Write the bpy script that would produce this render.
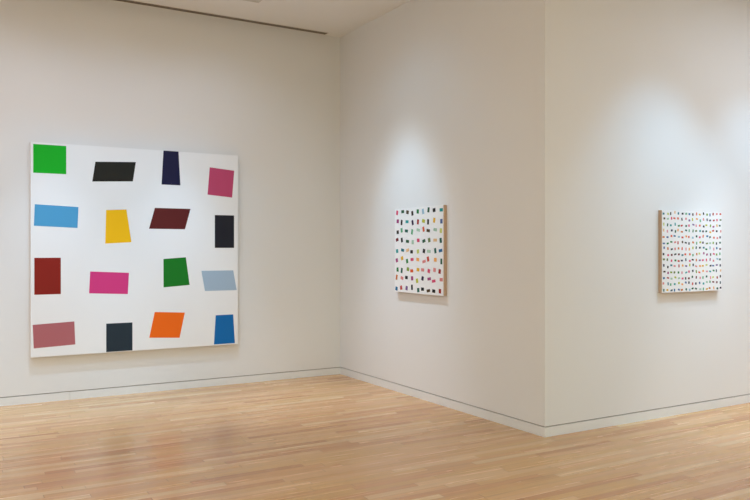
import bpy, bmesh, math, random
from mathutils import Vector

for o in list(bpy.data.objects):
    bpy.data.objects.remove(o, do_unlink=True)
SC = bpy.context.scene
COL = SC.collection

# ---------------------------------------------------------------- camera
XB = 4.1754       # face of the side wall (middle of the picture), runs along y
YA = 7.9716       # face of the far left wall, runs along x
YC = 4.4461       # face of the right hand wall, runs along x
H = 4.07          # ceiling height
X0, Y0, X1 = -3.6, -4.2, 9.6

cam_d = bpy.data.cameras.new('camera')
cam_d.sensor_width = 36.0
cam_d.lens = 743.0 / 750.0 * 36.0
cam = bpy.data.objects.new('camera', cam_d)
COL.objects.link(cam)
cam.location = (0, 0, 1.5)
cam.rotation_euler = (math.radians(90), 0, math.atan2(-0.50497, 0.86314))
cam_d.clip_start = 0.05
SC.camera = cam

# ---------------------------------------------------------------- world, lamps, exposure
w = bpy.data.worlds.new('world')
SC.world = w
w.use_nodes = True
w.node_tree.nodes['Background'].inputs[0].default_value = (1, .93, .85, 1)
w.node_tree.nodes['Background'].inputs[1].default_value = 0.0

vs = SC.view_settings
vs.view_transform = 'Standard'
vs.look = 'None'
vs.exposure = 0.0
vs.gamma = 1
vs.use_curve_mapping = False

COOL = (0.40, 0.70, 1.0)        # cool white picture spots
FILL = (1.0, 0.97, 0.92)


def area(loc, size, power, color, aim=(0, 0, -1)):
    l = bpy.data.lights.new('added_fill', 'AREA')
    l.shape = 'RECTANGLE'
    l.size, l.size_y = size
    l.energy = power
    l.color = color
    o = bpy.data.objects.new('added_fill', l)
    o.location = loc
    o.rotation_euler = Vector(aim).to_track_quat('-Z', 'Y').to_euler()
    COL.objects.link(o)
    return o


def spot(loc, target, power, deg, blend=1.0, color=COOL, r=0.04):
    l = bpy.data.lights.new('spot_light', 'SPOT')
    l.energy = power
    l.color = color
    l.spot_size = math.radians(deg)
    l.spot_blend = blend
    l.shadow_soft_size = r
    o = bpy.data.objects.new('spot_light', l)
    o.location = loc
    o.rotation_euler = (Vector(target) - Vector(loc)).to_track_quat('-Z', 'Y').to_euler()
    COL.objects.link(o)
    return o


# added fill areas under the ceiling, raising the general room light
area((0.0, -2.2, H - .06), (4.5, 2.5), 200, (.98, 1.12, .86))
area((6.4, -1.0, H - .06), (4.0, 4.0), 46, (.45, .62, 1))
area((7.5, 2.5, H - .06), (3.0, 1.5), 54, (.82, .92, 1.06))
area((-1.8, 5.0, H - .06), (2.0, 3.0), 80, (.85, .9, 1.08))
# spots on the wide canvas
for x in (.5, 1.5, 2.5):
    spot((x, YA - 1.35, H - .12), (x, YA, 1.5), 20, 112, color=(.62, .76, 1))
for x in (.85, 1.55, 2.3):
    spot((x, YA - 1.6, H - .12), (x, YA, 1.1), 41, 58, color=(.16, .59, 1))
# spots on the canvas of the side wall
spot((XB - 1.3, 6.3, H - .12), (XB, 6.3, 1.4), 15, 110, color=(.4, .72, 1))
spot((XB - 1.3, 6.5, H - .12), (XB, 6.5, 1.1), 70, 58, color=(.72, .88, 1))
spot((XB - 1.3, 6.45, H - .12), (XB, 6.45, 1.4), 95, 42, color=(.39, .72, 1.05))
# spots on the right hand wall
for x in (5.5, 6.9):
    spot((x, YC - 1.3, H - .12), (x, YC, 1.1), 84, 66, color=(.35, .72, 1.08))
spot((5.8, YC - 1.25, H - .12), (5.8, YC, 1.35), 38, 50, color=(.5, .8, 1.05))
# added unseen spots that brighten the floor along the walls
for x in (-.4, .9, 2.2):
    spot((x, YA - .9, H - .12), (x, YA - .6, 0), 215, 50, color=(.55, .8, 1.1))
spot((XB - 1.2, 6.6, H - .12), (XB - .8, 6.6, 0), 155, 50, color=(1, .95, 1))
for x in (6.4, 8.0):
    spot((x, YC - .9, H - .12), (x, YC - .6, 0), 170, 50, color=(.95, 1, 1.1))


# ---------------------------------------------------------------- helpers
def nd(nt, t, **k):
    n = nt.nodes.new(t)
    for a, v in k.items():
        setattr(n, a, v)
    return n


def new_mat(name, color=(.8, .8, .8), rough=.6, spec=.3):
    m = bpy.data.materials.new(name)
    m.use_nodes = True
    b = m.node_tree.nodes['Principled BSDF']
    b.inputs['Base Color'].default_value = (*color, 1)
    b.inputs['Roughness'].default_value = rough
    b.inputs['Specular IOR Level'].default_value = spec
    return m, b


def painted(name, color, rough=.7, bump=.05, scale=60, spec=.25, var=.012):
    """matt paint with a faint roller texture"""
    m, b = new_mat(name, color, rough, spec)
    nt = m.node_tree
    tc = nd(nt, 'ShaderNodeTexCoord')
    n1 = nd(nt, 'ShaderNodeTexNoise')
    n1.inputs['Scale'].default_value = scale
    n1.inputs['Detail'].default_value = 3
    nt.links.new(tc.outputs['Object'], n1.inputs['Vector'])
    bp = nd(nt, 'ShaderNodeBump')
    bp.inputs['Strength'].default_value = bump
    bp.inputs['Distance'].default_value = .002
    nt.links.new(n1.outputs['Fac'], bp.inputs['Height'])
    nt.links.new(bp.outputs['Normal'], b.inputs['Normal'])
    n2 = nd(nt, 'ShaderNodeTexNoise')
    n2.inputs['Scale'].default_value = 1.3
    nt.links.new(tc.outputs['Object'], n2.inputs['Vector'])
    mx = nd(nt, 'ShaderNodeMix', data_type='RGBA')
    mx.inputs['A'].default_value = (*[c * (1 - var) for c in color], 1)
    mx.inputs['B'].default_value = (*[min(1, c * (1 + var)) for c in color], 1)
    nt.links.new(n2.outputs['Fac'], mx.inputs['Factor'])
    nt.links.new(mx.outputs['Result'], b.inputs['Base Color'])
    return m


def floor_mat():
    m, b = new_mat('maple_strip_floor', rough=.3, spec=.75)
    nt = m.node_tree
    L = nt.links.new

    def math_(op, a, bb=None, c=None):
        n = nd(nt, 'ShaderNodeMath', operation=op)
        for i, v in enumerate((a, bb, c)):
            if v is None:
                continue
            if isinstance(v, (int, float)):
                n.inputs[i].default_value = v
            else:
                L(v, n.inputs[i])
        return n.outputs[0]

    def comb(x, y, z=0.0):
        n = nd(nt, 'ShaderNodeCombineXYZ')
        for i, v in enumerate((x, y, z)):
            if isinstance(v, (int, float)):
                n.inputs[i].default_value = v
            else:
                L(v, n.inputs[i])
        return n.outputs[0]

    def white(v):
        n = nd(nt, 'ShaderNodeTexWhiteNoise', noise_dimensions='3D')
        L(v, n.inputs['Vector'])
        return n.outputs['Value']

    tc = nd(nt, 'ShaderNodeTexCoord')
    sp = nd(nt, 'ShaderNodeSeparateXYZ')
    L(tc.outputs['Object'], sp.inputs[0])
    x, y = sp.outputs[0], sp.outputs[1]
    W, LEN = .0635, .95
    yr = math_('DIVIDE', y, W)
    row = math_('FLOOR', yr)
    fy = math_('FRACT', yr)
    off = math_('MULTIPLY', white(comb(row, 3.3, 1.7)), 7.0)
    stretch = math_('MULTIPLY_ADD', white(comb(row, 9.1, 4.2)), .7, .7)
    xr = math_('MULTIPLY_ADD', math_('DIVIDE', x, LEN), stretch, off)
    idx = math_('FLOOR', xr)
    fx = math_('FRACT', xr)
    rnd = white(comb(row, idx, 5.5))
    rnd2 = white(comb(idx, row, 8.5))

    cr = nd(nt, 'ShaderNodeValToRGB')
    e = cr.color_ramp.elements
    e[0].position = 0.0
    e[0].color = FL[0]
    e[1].position = 1.0
    e[1].color = FL[-1]
    for p, c in zip((.12, .45, .8), FL[1:-1]):
        k = e.new(p)
        k.color = c
    L(rnd, cr.inputs[0])

    # grain running with the board
    gv = comb(math_('MULTIPLY_ADD', rnd2, 37.0, math_('MULTIPLY', x, 1.6)),
              math_('MULTIPLY', y, 38.0), rnd)
    gn = nd(nt, 'ShaderNodeTexNoise')
    gn.inputs['Scale'].default_value = 1.0
    gn.inputs['Detail'].default_value = 5
    gn.inputs['Distortion'].default_value = .6
    L(gv, gn.inputs['Vector'])
    gr = nd(nt, 'ShaderNodeMapRange')
    gr.inputs['From Min'].default_value = .3
    gr.inputs['From Max'].default_value = .7
    gr.inputs['To Min'].default_value = .86
    gr.inputs['To Max'].default_value = 1.07
    L(gn.outputs['Fac'], gr.inputs['Value'])
    # mineral streaks on a few boards
    sn = nd(nt, 'ShaderNodeTexNoise')
    sn.inputs['Scale'].default_value = 1.0
    sn.inputs['Detail'].default_value = 2
    L(comb(math_('MULTIPLY', x, 1.1), math_('MULTIPLY', y, 11.0), 2.0), sn.inputs['Vector'])
    sr = nd(nt, 'ShaderNodeMapRange')
    sr.inputs['From Min'].default_value = .60
    sr.inputs['From Max'].default_value = .72
    sr.inputs['To Min'].default_value = 1.0
    sr.inputs['To Max'].default_value = .88
    L(sn.outputs['Fac'], sr.inputs['Value'])
    # joints
    ej = math_('MINIMUM', fy, math_('SUBTRACT', 1.0, fy))
    ejx = math_('MINIMUM', fx, math_('SUBTRACT', 1.0, fx))
    gy = nd(nt, 'ShaderNodeMapRange')
    gy.inputs['From Min'].default_value = .0
    gy.inputs['From Max'].default_value = .03
    gy.inputs['To Min'].default_value = .72
    L(ej, gy.inputs['Value'])
    gx = nd(nt, 'ShaderNodeMapRange')
    gx.inputs['From Max'].default_value = .0035
    gx.inputs['To Min'].default_value = .55
    L(ejx, gx.inputs['Value'])
    f = math_('MULTIPLY', math_('MULTIPLY', gr.outputs[0], sr.outputs[0]),
              math_('MULTIPLY', gy.outputs[0], gx.outputs[0]))
    vm = nd(nt, 'ShaderNodeVectorMath', operation='SCALE')
    L(cr.outputs[0], vm.inputs[0])
    L(f, vm.inputs['Scale'])
    L(vm.outputs[0], b.inputs['Base Color'])
    rg = nd(nt, 'ShaderNodeMapRange')
    rg.inputs['To Min'].default_value = .21
    rg.inputs['To Max'].default_value = .31
    L(gn.outputs['Fac'], rg.inputs['Value'])
    L(rg.outputs[0], b.inputs['Roughness'])
    bp = nd(nt, 'ShaderNodeBump')
    bp.inputs['Strength'].default_value = .03
    bp.inputs['Distance'].default_value = .001
    L(f, bp.inputs['Height'])
    L(bp.outputs['Normal'], b.inputs['Normal'])
    return m


FL = [(.50, .23, .09, 1), (.61, .31, .135, 1), (.65, .38, .15, 1), (.70, .40, .195, 1), (.74, .50, .265, 1)]

M_WALL = painted('white_wall_paint', (.835, .83, .82))
M_CEIL = painted('white_ceiling_paint', (.92, .91, .89))
M_BASE = painted('white_baseboard_paint', (.84, .84, .825), rough=.45, bump=.02, spec=.4)
M_GAP = painted('grey_reveal', (.34, .29, .25))
M_FLOOR = floor_mat()
M_METAL = painted('off_white_metal', (.70, .66, .60), rough=.4, bump=0)
M_DARK = painted('dark_slot_metal', (.10, .075, .055), rough=.7, bump=0)
M_WOOD = painted('pale_stretcher_wood', (.62, .43, .31), rough=.7, bump=.1, scale=25, var=.12)
M_PLATE = painted('ceiling_plate_paint', (.70, .68, .64), rough=.5, bump=0)


def canvas_mat():
    """primed white canvas with painted pigment from the mesh"""
    m, b = new_mat('painted_canvas', rough=.55, spec=.3)
    nt = m.node_tree
    a = nd(nt, 'ShaderNodeAttribute', attribute_name='pigment')
    nt.links.new(a.outputs['Color'], b.inputs['Base Color'])
    tc = nd(nt, 'ShaderNodeTexCoord')
    n = nd(nt, 'ShaderNodeTexNoise')
    n.inputs['Scale'].default_value = 300
    nt.links.new(tc.outputs['Object'], n.inputs['Vector'])
    bp = nd(nt, 'ShaderNodeBump')
    bp.inputs['Strength'].default_value = .08
    bp.inputs['Distance'].default_value = .001
    nt.links.new(n.outputs['Fac'], bp.inputs['Height'])
    nt.links.new(bp.outputs['Normal'], b.inputs['Normal'])
    return m


M_CANVAS = canvas_mat()


def obj(name, bm, mat, parent=None, kind=None):
    bmesh.ops.recalc_face_normals(bm, faces=bm.faces)
    me = bpy.data.meshes.new(name)
    bm.to_mesh(me)
    bm.free()
    me.materials.append(mat)
    o = bpy.data.objects.new(name, me)
    COL.objects.link(o)
    if parent:
        o.parent = parent
    if kind:
        o['kind'] = kind
    return o


def box(bm, x0, x1, y0, y1, z0, z1):
    v = [bm.verts.new((x, y, z)) for x in (x0, x1) for y in (y0, y1) for z in (z0, z1)]
    for f in ((0, 1, 3, 2), (4, 6, 7, 5), (0, 4, 5, 1), (2, 3, 7, 6), (0, 2, 6, 4), (1, 5, 7, 3)):
        bm.faces.new([v[i] for i in f])


def prism(bm, pts, z0, z1):
    lo = [bm.verts.new((x, y, z0)) for x, y in pts]
    hi = [bm.verts.new((x, y, z1)) for x, y in pts]
    n = len(pts)
    bm.faces.new(lo[::-1])
    bm.faces.new(hi)
    for i in range(n):
        j = (i + 1) % n
        bm.faces.new((lo[i], lo[j], hi[j], hi[i]))


# ---------------------------------------------------------------- the room
T = .20      # wall thickness
R = .015     # depth of the reveal behind the flush baseboard
ZB, ZW = .078, .086

bm = bmesh.new()
box(bm, X0 - T, X1 + T, Y0 - T, YA + T, -.1, 0)
obj('floor', bm, M_FLOOR, kind='structure')
bm = bmesh.new()
box(bm, X0 - T, X1 + T, Y0 - T, YA + T, H, H + .1)
obj('ceiling', bm, M_CEIL, kind='structure')


def wall(name, foot, recess, base_foot, base_name):
    """foot: outline of the wall, recess: outline of its foot behind the baseboard"""
    b_ = bmesh.new()
    prism(b_, foot, ZW, H)
    o = obj(name, b_, M_WALL, kind='structure')
    b_ = bmesh.new()
    prism(b_, recess, 0, ZW)
    obj('reveal', b_, M_GAP, parent=o)
    if base_name:
        for k, f_ in enumerate(base_foot):
            b_ = bmesh.new()
            prism(b_, f_, 0, ZB)
            oo = obj(base_name, b_, M_BASE, kind='structure')


# far left wall (behind the wide canvas); its baseboard has one butt joint
XJ = 1.122
wall('wall_left', [(X0, YA), (XB, YA), (XB + T, YA + T), (X0 - T, YA + T)],
     [(X0, YA + R), (XB + R, YA + R), (XB + T, YA + T), (X0 - T, YA + T)],
     [[(X0, YA), (XJ - .0015, YA), (XJ - .0015, YA + R), (X0, YA + R)],
      [(XJ + .0015, YA), (XB, YA), (XB + R, YA + R), (XJ + .0015, YA + R)]], 'baseboard_left')
# side wall in the middle
wall('wall_middle', [(XB, YC), (XB, YA), (XB + T, YA + T), (XB + T, YC + T)],
     [(XB + R, YC + R), (XB + R, YA + R), (XB + T, YA + T), (XB + T, YC + T)],
     [[(XB, YC), (XB, YA), (XB + R, YA + R), (XB + R, YC + R)]], 'baseboard_middle')
# right hand wall
wall('wall_right', [(XB, YC), (X1, YC), (X1 + T, YC + T), (XB + T, YC + T)],
     [(XB + R, YC + R), (X1, YC + R), (X1 + T, YC + T), (XB + T, YC + T)],
     [[(XB, YC), (X1, YC), (X1, YC + R), (XB + R, YC + R)]], 'baseboard_right')
# walls behind and beside the viewer close the room
bm = bmesh.new()
prism(bm, [(X0, Y0), (X1, Y0), (X1 + T, Y0 - T), (X0 - T, Y0 - T)], 0, H)
obj('wall_back', bm, M_WALL, kind='structure')
bm = bmesh.new()
prism(bm, [(X0, Y0), (X0, YA), (X0 - T, YA + T), (X0 - T, Y0 - T)], 0, H)
obj('wall_far_left', bm, M_WALL, kind='structure')
bm = bmesh.new()
prism(bm, [(X1, Y0), (X1, YC), (X1 + T, YC + T), (X1 + T, Y0 - T)], 0, H)
obj('wall_far_right', bm, M_WALL, kind='structure')


# ---------------------------------------------------------------- ceiling fittings
def thing(name, loc, label, cat):
    o = bpy.data.objects.new(name, None)
    o.empty_display_size = .1
    o.location = loc
    COL.objects.link(o)
    o['label'] = label
    o['category'] = cat
    return o


vent = thing('ceiling_vent', (0, 7.905, H),
             'long narrow dark slot air diffuser in the ceiling along the left wall', 'air vent')
VX0, VX1, VW = .3, 3.955, .037
bm = bmesh.new()
box(bm, VX0 - .01, VX1 + .01, -VW - .006, -VW, -.006, 0)
box(bm, VX0 - .01, VX1 + .01, VW, VW + .006, -.006, 0)
box(bm, VX0 - .01, VX0, -VW, VW, -.006, 0)
box(bm, VX1, VX1 + .01, -VW, VW, -.006, 0)
obj('frame', bm, M_METAL, vent)
bm = bmesh.new()
box(bm, VX0, VX1, -VW, VW, -.002, 0)
obj('slot', bm, M_DARK, vent)
bm = bmesh.new()
box(bm, VX0, VX1, -.006, .006, -.005, -.002)
obj('divider', bm, painted('grey_divider', (.36, .30, .24), rough=.5, bump=0), vent)


fit = thing('ceiling_fitting', (2.85 - .14, 7.265 - .14, H),
            'small square flush fitting in the ceiling, just its edge showing at the top', 'ceiling fitting')
bm = bmesh.new()
for x0, x1, y0, y1 in ((-.14, .14, .12, .14), (-.14, .14, -.14, -.12), (-.14, -.12, -.12, .12), (.12, .14, -.12, .12)):
    box(bm, x0, x1, y0, y1, -.008, 0)
obj('frame', bm, M_PLATE, fit)
bm = bmesh.new()
box(bm, -.12, .12, -.12, .12, -.004, 0)
obj('cover', bm, M_PLATE, fit)


# ---------------------------------------------------------------- artworks
def hx(s):
    c = [int(s[i:i + 2], 16) / 255 for i in (0, 2, 4)]
    return tuple(v / 12.92 if v <= .04045 else ((v + .055) / 1.055) ** 2.4 for v in c)


WHITE = (.93, .93, .93)


def canvas_mesh(width, height, depth, marks):
    """front canvas in local space: x to the right, z up, front at y=-depth, wall at y=0.
    marks: (outline points, colour), painted on the front"""
    b_ = bmesh.new()
    lay = b_.loops.layers.float_color.new('pigment')
    w2, h2 = width / 2, height / 2
    box(b_, -w2, w2, -depth, -depth + .004, -h2, h2)
    for f_ in b_.faces:
        for l in f_.loops:
            l[lay] = (*WHITE, 1)
    for pts, c in marks:
        vs_ = [b_.verts.new((x, -depth - .0006, z)) for x, z in pts]
        lo_ = [b_.verts.new((x, -depth, z)) for x, z in pts]
        fs = [b_.faces.new(vs_)]
        n = len(pts)
        for i in range(n):
            j = (i + 1) % n
            fs.append(b_.faces.new((vs_[i], vs_[j], lo_[j], lo_[i])))
        for f_ in fs:
            for l in f_.loops:
                l[lay] = (*c, 1)
    return b_


def painting(loc, rz, width, height, depth, marks, label, bars):
    t = thing('painting', loc, label, 'painting')
    t.rotation_euler = (0, 0, rz)
    obj('canvas', canvas_mesh(width, height, depth, marks), M_CANVAS, t)
    # wooden stretcher behind the canvas: four bars and crossbars
    b_ = bmesh.new()
    w2, h2, s = width / 2 - .001, height / 2 - .001, min(.05, depth)
    y0, y1 = -depth + .004, -.001
    box(b_, -w2, w2, y0, y1, h2 - s, h2)
    box(b_, -w2, w2, y0, y1, -h2, -h2 + s)
    box(b_, -w2, -w2 + s, y0, y1, -h2 + s, h2 - s)
    box(b_, w2 - s, w2, y0, y1, -h2 + s, h2 - s)
    for k in range(bars):
        x = -w2 + (k + 1) * 2 * w2 / (bars + 1)
        box(b_, x - s / 2, x + s / 2, y0 + .01, y1, -h2 + s, h2 - s)
    obj('stretcher_frame', b_, M_WOOD, t)
    return t


def quad(cx, cz, a, b_, rot=0, skew=0.0, taper=0.0):
    p = [(-a / 2 - skew, -b_ / 2), (a / 2 - skew, -b_ / 2), (a / 2 + skew - taper, b_ / 2), (-a / 2 + skew + taper, b_ / 2)]
    c, s = math.cos(rot), math.sin(rot)
    return [(cx + x * c - z * s, cz + x * s + z * c) for x, z in p]


# wide canvas: loose arrangement of flat coloured blocks
big = [
    # colour, centre x, z, width, height, tilt, skew, taper
    ('00B41E', -.88, .89, .30, .28, .00, 0, 0),
    ('1C1C16', -.27, .80, .40, .20, .05, .02, 0),
    ('12123C', .31, .87, .20, .36, .0, 0, .02),
    ('C44A72', .86, .74, .28, .30, -.08, 0, 0),
    ('4FA2D2', -.82, .33, .40, .21, -.04, 0, 0),
    ('FFC60A', -.24, .24, .26, .34, .06, 0, .03),
    ('5E1A1A', .30, .33, .38, .22, 0, .03, 0),
    ('181A26', .90, .20, .22, .36, .0, 0, 0),
    ('8C1A10', -.90, -.26, .24, .36, .0, 0, 0),
    ('DA3C84', -.32, -.34, .38, .22, -.05, 0, 0),
    ('0A7A1E', .36, -.24, .28, .30, .07, 0, .02),
    ('A8BED2', .84, -.34, .36, .22, .0, -.02, 0),
    ('B66A70', -.84, -.84, .38, .23, .04, 0, 0),
    ('20303C', -.22, -.90, .26, .29, .0, 0, 0),
    ('FA6E10', .27, -.80, .32, .27, -.06, .02, 0),
    ('006CB4', .90, -.88, .24, .32, .0, 0, .02),
]
big_marks = [(quad(x, z, a, b_, r, sk, tp), hx(c)) for c, x, z, a, b_, r, sk, tp in big]
painting(((.7563 + 2.8648) / 2, YA, 1.5035), 0, 2.108, 2.10, .045, big_marks,
         'very large white canvas with sixteen big coloured shapes on the left wall', 3)

PAL = ['1E5A3C', '8FB8CC', 'E0B020', 'C0301E', '10689A', '58A878', '76508C', 'D86038', 'E09AA4', 'D8521E', '1E7A38',
       '101014', 'DE8A88', '7C9A20', 'A01414', 'B8BE2C', '1A1210', 'C8702C', '50689A', '46300C', 'A0407C', '0E7080',
       '241640', '0C5A4C', '209898', 'F0A850', 'D84870', '0E3A50', 'E8BC88', '6A7A3C', '6E1420', 'A8C8B0', '0C0C10',
       'C8D070', '14141C']


def dashes(width, height, cols, rows, mx, mz, mw, mh, seed):
    """rows of short upright and level dashes of uneven length in many colours"""
    rn = random.Random(seed)
    out = []
    sx = (width - 2 * mx) / (cols - 1)
    sz = (height - 2 * mz) / (rows - 1)
    for j in range(rows):
        for i in range(cols):
            x = -width / 2 + mx + i * sx + rn.uniform(-.16, .16) * sx
            z = -height / 2 + mz + j * sz + rn.uniform(-.16, .16) * sz
            k = rn.uniform(.75, 1.5)
            a, b_ = mw * k, mh / k
            x = max(-width / 2 + a / 2 + .004, min(width / 2 - a / 2 - .004, x))
            z = max(-height / 2 + b_ / 2 + .004, min(height / 2 - b_ / 2 - .004, z))
            out.append((quad(x, z, a, b_, rn.uniform(-.25, .25) * (0 if abs(x) > width * .46 else 1)),
                        hx(rn.choice(PAL))))
    return out


painting((XB, (5.775 + 6.657) / 2, 1.4965), -math.pi / 2, .876, .868, .042,
         dashes(.876, .868, 9, 9, .045, .045, .041, .041, 4),
         'square white canvas with rows of small multicoloured marks on the middle wall between the corners', 0)
painting(((5.529 + 6.370) / 2, YC, 1.4875), 0, .841, .735, .042,
         dashes(.841, .735, 17, 14, .022, .024, .0205, .0205, 9),
         'white canvas with dense tiny multicoloured specks on the right wall', 0)
